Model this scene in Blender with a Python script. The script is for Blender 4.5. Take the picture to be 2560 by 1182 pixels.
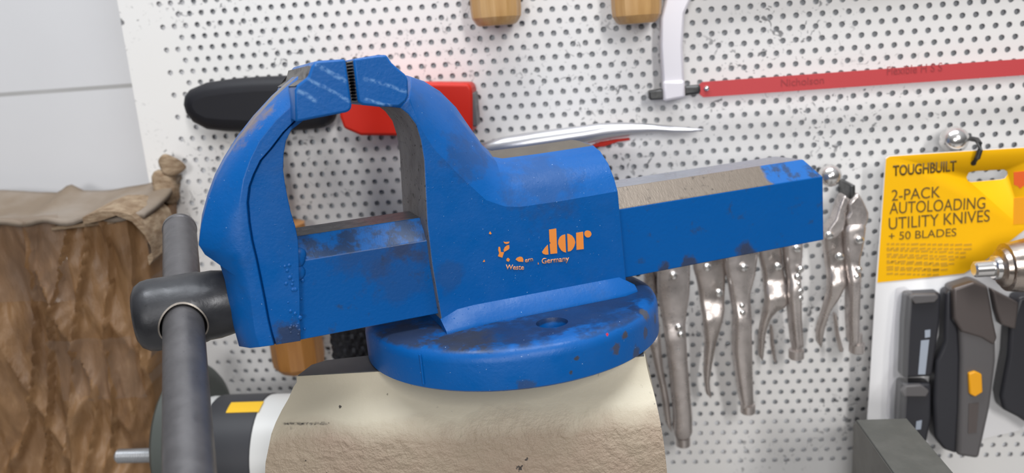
import bpy, bmesh, math, random
from math import sin, cos, pi, radians, atan2, hypot
from mathutils import Vector, Matrix, noise
for o in list(bpy.data.objects): bpy.data.objects.remove(o)
SC = bpy.context.scene; COL = SC.collection
random.seed(7)

# ------------------------------------------------------------------ camera, world, lights, exposure
CAMR = [[0.994214, 0.08037, -0.071265], [-0.050266, -0.238213, -0.969911], [-0.094928, 0.967882, -0.232795]]
VMAT = [[0.90864, -0.417014, -0.021754, -0.053797], [0.417461, 0.908396, 0.023322, 0.508877], [0.010036, -0.030272, 0.999491, 1.110936], [0.0, 0.0, 0.0, 1.0]]      # pose of the vise on its pedestal
PMAT = [[0.999763, 0.0, -0.021754, -0.053797], [0.000507, 0.999728, 0.023322, 0.508877], [0.021748, -0.023327, 0.999491, 1.110936], [0.0, 0.0, 0.0, 1.0]]
cd = bpy.data.cameras.new('camera'); cam = bpy.data.objects.new('camera', cd); COL.objects.link(cam)
cam.matrix_world = Matrix(((CAMR[0][0], -CAMR[1][0], -CAMR[2][0], 0), (CAMR[0][1], -CAMR[1][1], -CAMR[2][1], 0),
                           (CAMR[0][2], -CAMR[1][2], -CAMR[2][2], 1.30), (0, 0, 0, 1)))
cd.sensor_width = 36; cd.sensor_fit = 'HORIZONTAL'; cd.lens = 36 * 2050 / 2560; cd.clip_start = .01
cd.dof.use_dof = True; cd.dof.focus_distance = .485; cd.dof.aperture_fstop = 6.0
SC.camera = cam
vs = SC.view_settings; vs.view_transform = 'Standard'; vs.look = 'None'; vs.gamma = 1; vs.use_curve_mapping = False
vs.exposure = -0.28
W = bpy.data.worlds.new('room_light'); SC.world = W; W.use_nodes = True
wn = W.node_tree.nodes; wl = W.node_tree.links; wn.clear()
wo = wn.new('ShaderNodeOutputWorld'); wb = wn.new('ShaderNodeBackground'); tc = wn.new('ShaderNodeTexCoord')
sx = wn.new('ShaderNodeSeparateXYZ'); mr = wn.new('ShaderNodeMapRange'); cr = wn.new('ShaderNodeValToRGB')
wl.new(tc.outputs['Generated'], sx.inputs[0]); wl.new(sx.outputs['Z'], mr.inputs['Value'])
mr.inputs['From Min'].default_value = -1; mr.inputs['From Max'].default_value = 1
wl.new(mr.outputs[0], cr.inputs[0]); wl.new(cr.outputs[0], wb.inputs[0]); wl.new(wb.outputs[0], wo.inputs[0])
e = cr.color_ramp.elements; e[0].position = .30; e[0].color = (.06, .055, .05, 1); e[1].position = .85; e[1].color = (1.5, 1.53, 1.6, 1)
m_ = e.new(.55); m_.color = (.20, .20, .21, 1)
wb.inputs[1].default_value = .28
def area(name, loc, target, sx_, sy_, power, col=(1, 1, 1)):
    l = bpy.data.lights.new(name, 'AREA'); l.shape = 'RECTANGLE'; l.size = sx_; l.size_y = sy_; l.energy = power; l.color = col
    o = bpy.data.objects.new(name, l); COL.objects.link(o); o.location = loc
    o.rotation_euler = (Vector(target) - Vector(loc)).to_track_quat('-Z', 'Y').to_euler()
area('ceiling_batten', (.78, -1.5, 2.2), (.1, .5, 1.1), .2, .8, 28, (1, .98, .955))
area('fill_behind', (-.35, -1.9, 1.62), (0, .6, 1.2), .7, .5, 21, (1, .99, .975))  # added fill from behind the camera, softens the vise shadow on the board
area('overhead_fill', (-.1, .26, 2.5), (-.1, .46, 1.1), 1.4, .35, 27, (.93, .97, 1))  # added overhead fill, brightens the upward faces of the vise

# outlines in metres: (x, z) pairs in the wall frame or the vise frame
T = {
 'jaw_m': [[-0.1101,0.1851],[-0.0953,0.1848],[-0.0951,0.1616],[-0.0955,0.1596],[-0.0976,0.1581],[-0.1149,0.1567],[-0.1244,0.1558],[-0.1225,0.1716],[-0.1208,0.1742],[-0.1149,0.1778],[-0.1127,0.1826]],
 'jaw_f': [[-0.0914,0.1845],[-0.0785,0.1854],[-0.0739,0.1851],[-0.0717,0.1808],[-0.0691,0.1781],[-0.0653,0.1743],[-0.0641,0.1717],[-0.0649,0.163],[-0.0667,0.1603],[-0.0707,0.158],[-0.0818,0.1592],[-0.0893,0.1608],[-0.0918,0.1625]],
 'plate_gap_l': [[-0.0953,0.1848],[-0.095,0.1607]],
 'plate_gap_r': [[-0.0912,0.1845],[-0.0916,0.1612]],
 'arm_I': [[-0.1173,0.1552],[-0.1247,0.1506],[-0.1283,0.1452],[-0.1305,0.1383],[-0.132,0.1298],[-0.1321,0.1232],[-0.1319,0.1155],[-0.1313,0.1065],[-0.1301,0.0985],[-0.1297,0.0905],[-0.1306,0.0815],[-0.132,0.0702],[-0.1335,0.0565],[-0.1351,0.0451],[-0.1364,0.033]],
 'arm_K': [[-0.1187,0.1575],[-0.1282,0.15],[-0.1361,0.1418],[-0.1421,0.1365],[-0.1467,0.1296],[-0.1499,0.1235],[-0.1522,0.1151],[-0.153,0.1042],[-0.1531,0.0942],[-0.1523,0.0829],[-0.1518,0.0714],[-0.1514,0.0599],[-0.1513,0.0494],[-0.1508,0.0412],[-0.1499,0.0335]],
 'arm_Kf': [[-0.119,0.1576],[-0.1284,0.1501],[-0.1363,0.1421],[-0.1422,0.1368],[-0.1468,0.1299],[-0.15,0.1238],[-0.1523,0.1155],[-0.1531,0.1047],[-0.1531,0.0947],[-0.1523,0.0835],[-0.1519,0.0721],[-0.1515,0.0607],[-0.1513,0.0503],[-0.1508,0.042],[-0.15,0.0344]],
 'arm_S': [[-0.1192,0.1662],[-0.132,0.1569],[-0.1417,0.1474],[-0.1483,0.1376],[-0.1533,0.1275],[-0.1565,0.1172],[-0.1586,0.1077],[-0.1595,0.098],[-0.1596,0.0891],[-0.1593,0.0802],[-0.159,0.0711],[-0.1595,0.0599],[-0.1596,0.0507],[-0.1597,0.0427],[-0.159,0.0349]],
 'arm_O': [[-0.1142,0.1797],[-0.1291,0.1691],[-0.1413,0.1585],[-0.1524,0.1473],[-0.1609,0.1368],[-0.1673,0.1277],[-0.1733,0.1164],[-0.1782,0.1049],[-0.1813,0.0938],[-0.1791,0.088],[-0.1722,0.0809],[-0.1711,0.072],[-0.1709,0.058],[-0.1705,0.0438],[-0.1695,0.0326]],
 'body_A': [[-0.0585,0.1611],[-0.056,0.1508],[-0.053,0.1414],[-0.0478,0.1312],[-0.0341,0.1137],[-0.0199,0.0975],[-0.0086,0.092],[0.001,0.0903],[0.0272,0.09],[0.0668,0.0907]],
 'body_yb': -0.002,
 'body_B': [[-0.0505,0.173],[-0.0416,0.1691],[-0.0324,0.1622],[-0.0235,0.1517],[-0.017,0.1403],[-0.0093,0.127],[-0.003,0.1187],[0.0032,0.1169],[0.0266,0.1168],[0.0662,0.1174]],
 'body_L': [[-0.0646,0.1562],[-0.0605,0.1524],[-0.0566,0.1459],[-0.0549,0.1371],[-0.0543,0.1256],[-0.0555,0.1073],[-0.0567,0.0886],[-0.0566,0.0646],[-0.0547,0.0299]],
 'body_R': [[0.0668,0.0907],[0.0685,0.0348]],
 't_d_bl': [0.0168,-0.0332,0.0582],
 't_d_tr': [0.0243,-0.0332,0.0734],
 't_r_br': [0.04,-0.0332,0.0574],
 't_small_l': [0.0111,-0.0332,0.0531],
 't_small_r': [0.0295,-0.0332,0.0523],
 'tx_d': [[0.0183,0.0736],[0.0231,0.0736],[0.0224,0.0581],[0.0179,0.0584],[0.018,0.0645],[0.0186,0.0652],[0.018,0.0662]],
 'tx_d2': [[0.0167,0.0644],[0.0166,0.0583],[0.0147,0.0585],[0.013,0.0594],[0.0125,0.0604],[0.0146,0.0627]],
 'tx_o1': [[0.0287,0.069],[0.0283,0.0576],[0.027,0.0581],[0.0253,0.0594],[0.024,0.0617],[0.0235,0.0641],[0.0239,0.0661],[0.0251,0.0679],[0.0268,0.0688]],
 'tx_o2': [[0.0301,0.0692],[0.0315,0.0688],[0.0332,0.0676],[0.0346,0.0654],[0.035,0.0629],[0.0342,0.0607],[0.0328,0.0589],[0.0313,0.058],[0.0296,0.058]],
 'tx_r': [[0.0361,0.0688],[0.0408,0.0688],[0.0404,0.0578],[0.0355,0.0581]],
 'tx_dot': [[0.0464,0.0665],[0.0461,0.0657],[0.0455,0.0651],[0.0447,0.0647],[0.0438,0.0647],[0.0429,0.065],[0.0422,0.0656],[0.0417,0.0664],[0.0416,0.0673],[0.0418,0.0681],[0.0424,0.0688],[0.0432,0.0691],[0.0441,0.0691],[0.045,0.0688],[0.0458,0.0682],[0.0462,0.0674]],
 'tx_f1': [[-0.015,0.0682],[-0.0141,0.0681],[-0.0139,0.0666],[-0.0139,0.0649],[-0.0119,0.0644],[-0.0133,0.0613],[-0.0159,0.0626],[-0.015,0.0644],[-0.0154,0.0665]],
 'tx_f2': [[-0.0082,0.0683],[-0.0082,0.0666],[-0.0088,0.0657],[-0.0119,0.0646],[-0.012,0.0659],[-0.011,0.0674],[-0.0095,0.0683]],
 'tx_f3': [[-0.0116,0.071],[-0.01,0.0704],[-0.0078,0.0703],[-0.0084,0.0694],[-0.0098,0.0692],[-0.0112,0.0699]],
 'tx_f4': [[-0.0096,0.0606],[-0.0086,0.0594],[-0.0095,0.0581],[-0.0108,0.0588],[-0.0108,0.0598]],
 'tx_f5': [[-0.0019,0.06],[-0.0006,0.0595],[-0.0,0.0581],[-0.0003,0.0565],[-0.0031,0.0571],[-0.0049,0.0586],[-0.0039,0.0596]],
 'tx_f6': [[-0.0193,0.0785],[-0.0185,0.077],[-0.0193,0.0766],[-0.0202,0.0772]],
 'tx_f7': [[-0.0247,0.062],[-0.0243,0.0607],[-0.0257,0.0607]],
 'tx_f8': [[0.0094,0.0547],[0.0098,0.0533],[0.0091,0.0533]],
 'tl_west': [-0.012,0.0537,-0.0003,0.0515],
 'tl_ern': [0.001,0.0558,0.0062,0.0559],
 'tl_germany': [0.0117,0.0532,0.0299,0.0519],
 'tl_comma': [-0.0142,0.0537,-0.0128,0.0538],
 'hole': [0.0042,-0.0614,0.0246],
 'lead': [[-0.1938,0.0,0.0539],[-0.2174,0.0,0.0585],[-0.1712,0.0,0.0511]],
 'scr_m': [[-0.1106,0.184],[-0.0962,0.1731],[-0.1155,0.1769],[-0.0955,0.1631],[-0.1216,0.1716],[-0.1122,0.1653]],
 'scr_f': [[-0.0875,0.1746],[-0.0653,0.1651],[-0.0888,0.1639],[-0.074,0.1589]],
 'board': {"y":0.6806,"hx":-0.32109,"hz":1.34001,"rs":0.009353},
 'mallet_black': [[-0.3253,1.2676],[-0.3231,1.2746],[-0.3182,1.2794],[-0.304,1.2839],[-0.2836,1.2854],[-0.2602,1.2854],[-0.2338,1.2845],[-0.1985,1.2834],[-0.2031,1.2417],[-0.2265,1.2406],[-0.2668,1.2408],[-0.2936,1.2435],[-0.3085,1.246],[-0.3194,1.2526],[-0.3242,1.2604]],
 'mallet_red': [[-0.1921,1.2767],[-0.0884,1.2691],[-0.0862,1.2646],[-0.0886,1.232],[-0.0925,1.2277],[-0.1792,1.2338],[-0.1926,1.2404],[-0.1947,1.2502]],
 'blade_silver': [[-0.102,1.2167],[-0.087,1.219],[-0.0654,1.2232],[-0.0425,1.2257],[-0.0199,1.2272],[-0.0038,1.2281],[0.0122,1.2293],[0.0312,1.2288],[0.0501,1.2266],[0.0688,1.2235],[0.0844,1.221],[0.0962,1.219],[0.0874,1.2173],[0.0718,1.217],[0.0561,1.2183],[0.0371,1.2175],[0.0212,1.2163],[0.0019,1.2136],[-0.0208,1.2111],[-0.0535,1.2078],[-0.0864,1.2065]],
 'blade_red': [[0.0018,1.2103],[0.0117,1.2137],[0.0247,1.2151],[0.036,1.2154],[0.036,1.2141],[0.0263,1.2134],[0.0148,1.2102]],
 'wood_a': [[-0.0827,1.3436],[-0.0838,1.323],[-0.0836,1.3185],[-0.0809,1.3138],[-0.0642,1.3117],[-0.0504,1.3139],[-0.047,1.3179],[-0.0442,1.3407]],
 'wood_b': [[0.025,1.3354],[0.0249,1.312],[0.0283,1.3082],[0.0367,1.3052],[0.0518,1.3056],[0.0585,1.3089],[0.0604,1.3123],[0.0631,1.3325]],
 'wood_c': [[-0.2758,1.0947],[-0.2814,1.0465],[-0.279,1.0378],[-0.2688,1.0333],[-0.2597,1.0337],[-0.2494,1.0378],[-0.2439,1.0447],[-0.2358,1.0929]],
 'saw_leg': [[0.0702,1.3389],[0.0667,1.3213],[0.0626,1.3078],[0.0617,1.2872],[0.0626,1.2551],[0.0798,1.254],[0.079,1.2859],[0.0811,1.3101],[0.0875,1.3228],[0.0953,1.3369]],
 'saw_clip': [[0.0625,1.2598],[0.0795,1.2596],[0.0799,1.2462],[0.0627,1.2439]],
 'saw_end': [[0.0518,1.2526],[0.0635,1.2537],[0.0635,1.2456],[0.0522,1.2457]],
 'saw_rod': [[0.079,1.2548],[0.0927,1.2551],[0.0926,1.2479],[0.0788,1.247]],
 'saw_blade': [[0.0914,1.2549],[0.094,1.2569],[0.3746,1.2583],[0.3757,1.246],[0.0944,1.245],[0.0916,1.2474]],
 'saw_pin': [[0.097,1.2518]],
 'saw_t1': [0.1543,1.2495,0.1868,1.2498],
 'saw_t2': [0.234,1.253,0.2748,1.2533],
 'saw_t3': [0.2813,1.2531,0.2947,1.2534],
 'saw_t4': [0.3037,1.2552,0.3283,1.2553],
 'pa_fixed': [[0.0524,1.1181],[0.0795,1.1212],[0.0782,1.0896],[0.074,1.0621],[0.0751,1.0274],[0.0781,0.9787],[0.0778,0.9604],[0.062,0.9601],[0.0632,0.9791],[0.0603,1.0215],[0.0569,1.0597],[0.0523,1.0908]],
 'pa_lever': [[0.0433,1.1123],[0.0519,1.1073],[0.0538,1.0481],[0.0553,1.0224],[0.0597,0.9928],[0.0612,0.9628],[0.0561,0.9714],[0.0518,1.0062],[0.0479,1.0259],[0.0434,1.0485],[0.0409,1.0816]],
 'pb_lever': [[0.0827,1.1195],[0.1081,1.1212],[0.1086,1.1016],[0.1068,1.071],[0.1,1.0462],[0.0961,1.0257],[0.0936,1.008],[0.0952,0.9933],[0.0912,0.9951],[0.0895,1.0146],[0.0905,1.0466],[0.089,1.0686],[0.0862,1.0935],[0.0829,1.1074]],
 'pb_fixed': [[0.1064,1.1244],[0.1337,1.1274],[0.1308,1.1023],[0.1266,1.0859],[0.1271,1.0474],[0.1289,0.9885],[0.1196,0.9863],[0.1172,1.0002],[0.1127,1.0386],[0.1137,1.0696],[0.111,1.0912],[0.1072,1.1079]],
 'pc_lever': [[0.1351,1.1265],[0.1524,1.1271],[0.1539,1.108],[0.1573,1.0901],[0.1569,1.0736],[0.1509,1.0724],[0.1432,1.0636],[0.1397,1.0515],[0.1378,1.0253],[0.1354,1.0269],[0.135,1.0486],[0.1375,1.0669],[0.1397,1.0789],[0.1387,1.1014],[0.1359,1.1148]],
 'pc_fixed': [[0.1533,1.1315],[0.1681,1.1336],[0.1674,1.1149],[0.1659,1.0945],[0.1669,1.0647],[0.1692,1.0388],[0.1616,1.0368],[0.1589,1.0575],[0.1563,1.0831],[0.1572,1.0949],[0.1548,1.1097]],
 'pd_lever': [[0.1856,1.1355],[0.2008,1.1369],[0.2015,1.1246],[0.2038,1.1056],[0.2026,1.0895],[0.1973,1.0778],[0.1906,1.0676],[0.187,1.0526],[0.1849,1.0351],[0.1825,1.0375],[0.1818,1.0513],[0.1858,1.0678],[0.1887,1.0827],[0.1895,1.1004],[0.1869,1.121]],
 'pd_fixed': [[0.1998,1.1404],[0.2162,1.1403],[0.2147,1.124],[0.2121,1.1098],[0.212,1.0835],[0.2124,1.0477],[0.2123,1.0386],[0.2067,1.0381],[0.2044,1.0631],[0.2029,1.1001],[0.2006,1.1247]],
 'pc_trig': [[0.1438,1.0553],[0.1459,1.056],[0.1471,1.0397],[0.1492,1.0239],[0.1472,1.0232],[0.1448,1.0366]],
 'pd_trig': [[0.1945,1.0638],[0.1966,1.0645],[0.199,1.0468],[0.2029,1.0312],[0.2001,1.0305],[0.197,1.0438]],
 'pd_jawl': [[0.1859,1.1302],[0.1867,1.1381],[0.1919,1.1456],[0.1938,1.154],[0.1969,1.163],[0.2,1.1642],[0.202,1.1592],[0.1995,1.1509],[0.2,1.1452],[0.1982,1.136],[0.1929,1.1299]],
 'pd_jawr': [[0.2016,1.1378],[0.2001,1.1456],[0.2026,1.1497],[0.2011,1.1568],[0.204,1.1602],[0.2089,1.1655],[0.213,1.159],[0.2175,1.1489],[0.2177,1.144],[0.2156,1.137]],
 'rivets': [[0.0652,1.1062],[0.0921,1.1119],[0.101,1.0898],[0.121,1.1102],[0.1473,1.1096],[0.1619,1.1238],[0.1866,1.1333],[0.1948,1.1154],[0.2095,1.1283]],
 'screws': [[0.0702,0.9557],[0.1248,0.9845],[0.1641,1.0321],[0.2123,1.0356]],
 'crimp': [[0.0679,1.0498],[0.1208,1.0663],[0.1624,1.0947],[0.2102,1.0924]],
 'balls': [[0.1882,1.1794],[0.2841,1.2003]],
 'hook_block': [[0.2033,1.1713],[0.2073,1.1711],[0.2075,1.1557],[0.204,1.1542]],
 'card': [[0.2298,1.1904],[0.2327,1.1921],[0.2846,1.1927],[0.3598,1.193],[0.3787,0.9598],[0.3476,0.9583],[0.3135,0.9502],[0.2214,0.9455],[0.2231,0.9886],[0.2257,1.0909]],
 'card_yellow': [[0.2301,1.1901],[0.2327,1.1918],[0.2846,1.1924],[0.3599,1.1927],[0.3643,1.1376],[0.3357,1.128],[0.3103,1.1066],[0.2929,1.095],[0.2626,1.0928],[0.2267,1.0905]],
 'card_slot': [[0.2904,1.1724],[0.2918,1.1757],[0.2954,1.1767],[0.3176,1.1767],[0.3202,1.175],[0.3206,1.1726],[0.319,1.1698],[0.3163,1.169],[0.294,1.1682],[0.2915,1.1695]],
 'c_t0': [0.2355,1.1766,0.2825,1.1778,0.008],
 'c_t1': [0.2353,1.1568,0.2715,1.1577,0.0089],
 'c_t2': [0.234,1.1464,0.3054,1.1469,0.0094],
 'c_t3': [0.2339,1.1339,0.3094,1.1365,0.0096],
 'c_t4': [0.2342,1.1252,0.2851,1.126,0.0065],
 'c_lines': [[0.2328,1.1213],[0.2969,1.1172],[0.233,1.1163],[0.2932,1.1108],[0.2332,1.1108],[0.2824,1.1059],[0.2333,1.1058],[0.2808,1.1009],[0.2335,1.1002],[0.2736,1.0973]],
 'c_shield': [[0.3246,1.1742],[0.3394,1.175],[0.3402,1.1641],[0.3323,1.1631],[0.3302,1.161],[0.3283,1.1633],[0.3255,1.1644]],
 'c_box': [[0.3262,1.1539],[0.3409,1.1545],[0.3424,1.1333],[0.3272,1.1331]],
 'k_cart1': [[0.2453,1.0837],[0.2709,1.0839],[0.2708,1.0585],[0.2671,1.0139],[0.2445,1.013],[0.2443,1.0597]],
 'k_cart2': [[0.2436,1.0089],[0.2667,1.0081],[0.2681,0.9767],[0.2655,0.9556],[0.243,0.9547],[0.2431,0.9866]],
 'k_cap1': [[0.2461,1.0821],[0.2489,1.0845],[0.2661,1.084],[0.2681,1.0811],[0.2651,1.0771],[0.2499,1.0764]],
 'k_cap2': [[0.2426,1.0033],[0.2461,1.0079],[0.2579,1.0084],[0.2644,1.0026],[0.2623,0.9975],[0.2452,0.9981]],
 'k_txt1': [[0.2568,1.0452],[0.263,1.0457],[0.2613,1.0163],[0.2558,1.0165]],
 'k_txt1b': [[0.2594,1.0537],[0.2635,1.0542],[0.2636,1.0481],[0.2597,1.0474]],
 'k_txt2': [[0.2562,0.9753],[0.2605,0.9763],[0.26,0.9684],[0.2558,0.9679]],
 'k_grip': [[0.2741,1.0837],[0.2784,1.0863],[0.2803,1.0624],[0.2851,1.0565],[0.2878,1.0292],[0.2895,0.985],[0.2896,0.9449],[0.2794,0.949],[0.2716,0.96],[0.2694,0.9917],[0.2697,1.027],[0.2727,1.0341],[0.2754,1.0441]],
 'k_body': [[0.277,1.0883],[0.2946,1.0937],[0.3036,1.0892],[0.3081,1.0682],[0.3123,1.0413],[0.3132,1.027],[0.3112,0.9862],[0.3053,0.9421],[0.2879,0.9456],[0.288,0.987],[0.2867,1.0308],[0.2841,1.0552],[0.2792,1.0624]],
 'k_top': [[0.277,1.089],[0.2924,1.0937],[0.3027,1.0891],[0.3073,1.0661],[0.3122,1.047],[0.3101,1.0407],[0.3002,1.0475],[0.2846,1.0531],[0.2787,1.0646]],
 'k_slider': [[0.2919,1.0185],[0.2967,1.0201],[0.3019,1.0174],[0.3035,1.0021],[0.2979,0.9982],[0.2936,1.0007]],
 'k_label': [[0.2942,0.9917],[0.3019,0.9922],[0.3015,0.9662],[0.295,0.9656]],
 'k2_body': [[0.3275,1.0785],[0.3399,1.0807],[0.3496,0.9652],[0.3345,0.9768],[0.3223,0.9839],[0.3196,0.9959],[0.3231,1.0307],[0.3227,1.0563]],
 'k2_tip': [[0.3069,1.0864],[0.3278,1.0743],[0.3268,1.0519],[0.3151,1.0567],[0.3112,1.0681]],
 'blister_l': [[0.2398,1.0864],[0.2489,1.0874],[0.2481,1.0559],[0.2479,0.974],[0.2364,0.9736],[0.237,1.0345]],
 'hook_card': [[0.2974,1.2031],[0.2957,1.1836]],
 'tile_line': [[-0.5176,1.2803],[-0.4002,1.2848]],
 'tile_z': 1.2848,
}

# ------------------------------------------------------------------ materials
class NB:
    def __init__(s, name, color=(.5, .5, .5), rough=.5, metal=0., spec=.5, coat=0., aniso=0.):
        s.m = bpy.data.materials.new(name); s.m.use_nodes = True; s.t = s.m.node_tree; s.n = s.t.nodes; s.l = s.t.links
        s.b = s.n['Principled BSDF']; s.col = (*color, 1)
        s.b.inputs['Base Color'].default_value = s.col; s.b.inputs['Roughness'].default_value = rough
        s.b.inputs['Metallic'].default_value = metal; s.b.inputs['Specular IOR Level'].default_value = spec
        s.b.inputs['Coat Weight'].default_value = coat
        s.rough = rough; s.metal = metal; s.h = None
        s.tc = s.n.new('ShaderNodeTexCoord').outputs['Object']; s.cur = None
    def map(s, scale=(1, 1, 1), rot=(0, 0, 0), loc=(0, 0, 0)):
        q = s.n.new('ShaderNodeMapping'); s.l.new(s.tc, q.inputs[0]); q.inputs['Scale'].default_value = scale; q.inputs['Rotation'].default_value = rot; q.inputs['Location'].default_value = loc
        return q.outputs[0]
    def noise(s, scale, detail=3, rough=.55, co=None, dist=0):
        q = s.n.new('ShaderNodeTexNoise'); s.l.new(co or s.tc, q.inputs['Vector']); q.inputs['Scale'].default_value = scale
        q.inputs['Detail'].default_value = detail; q.inputs['Roughness'].default_value = rough; q.inputs['Distortion'].default_value = dist
        return q.outputs[0]
    def voro(s, scale, co=None, feat='F1'):
        q = s.n.new('ShaderNodeTexVoronoi'); s.l.new(co or s.tc, q.inputs['Vector']); q.inputs['Scale'].default_value = scale; q.feature = feat
        return q.outputs['Distance']
    def rng(s, f, lo, hi, a=0., b=1.):
        q = s.n.new('ShaderNodeMapRange'); s.l.new(f, q.inputs['Value']); q.inputs['From Min'].default_value = lo; q.inputs['From Max'].default_value = hi
        q.inputs['To Min'].default_value = a; q.inputs['To Max'].default_value = b; return q.outputs[0]
    def math(s, op, a, b=None, c=None):
        q = s.n.new('ShaderNodeMath'); q.operation = op
        for i, x in enumerate((a, b, c)):
            if x is None: continue
            if isinstance(x, (int, float)): q.inputs[i].default_value = x
            else: s.l.new(x, q.inputs[i])
        return q.outputs[0]
    def sep(s, co=None):
        q = s.n.new('ShaderNodeSeparateXYZ'); s.l.new(co or s.tc, q.inputs[0]); return q.outputs
    def mix(s, fac, color):
        q = s.n.new('ShaderNodeMix'); q.data_type = 'RGBA'; 
        if isinstance(fac, float): q.inputs[0].default_value = fac
        else: s.l.new(fac, q.inputs[0])
        if s.cur is None: q.inputs[6].default_value = s.col
        else: s.l.new(s.cur, q.inputs[6])
        q.inputs[7].default_value = (*color, 1); s.cur = q.outputs[2]; s.l.new(s.cur, s.b.inputs['Base Color']); return s
    def setr(s, f, lo, hi, a, b, inp='Roughness'):
        s.l.new(s.rng(f, lo, hi, a, b), s.b.inputs[inp]); return s
    def link(s, f, inp): s.l.new(f, s.b.inputs[inp]); return s
    def ball(s, c, r, soft=.4, ns=None, na=1.05):       # a stain: soft ball around a point with a ragged noise edge
        ns = ns or max(70., .7 / r)
        q = s.n.new('ShaderNodeVectorMath'); q.operation = 'DISTANCE'; s.l.new(s.tc, q.inputs[0]); q.inputs[1].default_value = c
        d = s.math('MULTIPLY_ADD', s.noise(ns, 4, .65), r * na * 2, s.math('SUBTRACT', q.outputs['Value'], r * na))
        return s.rng(d, r * (1 - soft), r, 1, 0)
    def line(s, a, b, w, amp=.0):                      # a scratch between two (x, z) points
        o = s.sep(); dx, dz = b[0] - a[0], b[1] - a[1]; L = hypot(dx, dz); nx, nz = -dz / L, dx / L
        d = s.math('MULTIPLY_ADD', o[0], nx, s.math('MULTIPLY_ADD', o[2], nz, -(a[0] * nx + a[1] * nz)))
        d = s.math('ADD', d, s.math('MULTIPLY_ADD', s.noise(160, 3), w * 2, -w))
        across = s.rng(s.math('ABSOLUTE', d), w * .25, w, 1, 0)
        t = s.math('MULTIPLY_ADD', o[0], dx / L / L, s.math('MULTIPLY_ADD', o[2], dz / L / L, -(a[0] * dx + a[1] * dz) / L / L))
        along = s.rng(s.math('ABSOLUTE', s.math('SUBTRACT', t, .5)), .42, .52, 1, 0)
        return s.math('MULTIPLY', s.math('MULTIPLY', across, along), s.rng(s.noise(420, 3), .35, .6))
    def bump(s, f, strength=.3, dist=.001):
        q = s.n.new('ShaderNodeBump'); q.inputs['Strength'].default_value = strength; q.inputs['Distance'].default_value = dist
        s.l.new(f, q.inputs['Height'])
        if s.h is not None: s.l.new(s.h, q.inputs['Normal'])
        s.h = q.outputs[0]; s.l.new(s.h, s.b.inputs['Normal']); return s

BLUE = (.0004, .095, .355); GRIME = (.035, .035, .04); BARE = (.2, .165, .135); PALE = (.16, .33, .62)
def blue(name, stains=(), chips=0., lines=(), dust=.25):
    m = NB(name, BLUE, .36, 0, .32)
    m.mix(m.rng(m.noise(38, 5, .6), .35, .75, 0, .45), (.004, .1, .36))
    m.mix(m.math('MULTIPLY', m.rng(m.noise(70, 6, .7), .52, .72, 0, dust), m.rng(m.noise(13, 2), .4, .62)), (.03, .07, .17))
    m.mix(m.rng(m.noise(900, 2), .70, .78, 0, .5), (.012, .03, .09))
    for c, r, colr, k, *zg in stains:
        f = m.math('MULTIPLY', m.ball(c, r), k)
        if zg: f = m.math('MULTIPLY', f, m.rng(m.math('MULTIPLY_ADD', m.noise(140, 3), .004, m.sep()[2]), zg[0], zg[0] + .0015))
        m.mix(f, colr)
    if chips:
        m.mix(m.math('MULTIPLY', m.rng(m.noise(150, 5, .7), .66, .69), m.rng(m.noise(30, 2), .62 - chips, .66 - chips)), (.07, .06, .055))
    for a, b, w in lines: m.mix(m.math('MULTIPLY', m.line(a, b, w), .8), PALE)
    m.setr(m.noise(60, 4), .3, .7, .3, .5)
    m.mix(m.rng(m.noise(900, 1), .785, .81), (.35, .48, .70)); m.bump(m.noise(480, 3, .6), .13, .001); m.bump(m.noise(70, 2), .05, .002)
    m.bump(m.rng(m.noise(620, 1), .72, .8), .28, .0009)
    return m.m
sm, sf = T['scr_m'], T['scr_f']
M = {}
M['blue_body'] = blue('blue_paint_worn', [((.02, -.033, .108), .03, GRIME, .28), ((-.03, -.02, .12), .02, GRIME, .35), ((-.047, -.033, .055), .010, GRIME, .22)])
M['blue_jaw'] = blue('blue_paint_on_jaws', lines=[(sm[0], sm[1], .0016), (sm[2], sm[3], .0012), (sm[4], sm[5], .0016), (sf[0], sf[1], .0013), (sf[2], sf[3], .0011)], dust=.1)
M['blue_arm'] = blue('blue_paint_on_arm', [((-.140, -.031, .036), .012, GRIME, .75), ((-.146, -.006, .158), .022, (.20, .15, .12), .85), ((-.128, -.004, .175), .020, (.16, .14, .125), .95)])
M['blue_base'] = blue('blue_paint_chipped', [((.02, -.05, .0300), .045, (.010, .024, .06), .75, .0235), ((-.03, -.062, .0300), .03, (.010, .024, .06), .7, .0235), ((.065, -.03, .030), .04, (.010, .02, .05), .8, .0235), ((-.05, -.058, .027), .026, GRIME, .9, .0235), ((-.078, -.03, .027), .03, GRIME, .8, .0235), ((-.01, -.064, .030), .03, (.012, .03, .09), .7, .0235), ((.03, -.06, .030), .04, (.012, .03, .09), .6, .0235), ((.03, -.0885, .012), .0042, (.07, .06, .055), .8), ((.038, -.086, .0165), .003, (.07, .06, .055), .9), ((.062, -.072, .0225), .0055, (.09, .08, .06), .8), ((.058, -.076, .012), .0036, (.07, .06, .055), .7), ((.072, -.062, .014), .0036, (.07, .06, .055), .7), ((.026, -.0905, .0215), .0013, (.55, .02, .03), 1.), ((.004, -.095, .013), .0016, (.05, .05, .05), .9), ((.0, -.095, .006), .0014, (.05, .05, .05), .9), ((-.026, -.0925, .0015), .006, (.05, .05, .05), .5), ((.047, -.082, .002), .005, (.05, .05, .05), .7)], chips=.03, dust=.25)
b_ = NB('blue_slide_with_bare_steel', BLUE, .36, 0, .32)
b_.mix(b_.rng(b_.noise(38, 5, .6), .35, .75, 0, .45), (.004, .1, .36))
b_.mix(b_.rng(b_.noise(80, 6, .7), .58, .7, 0, .7), (.03, .05, .09))
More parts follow.
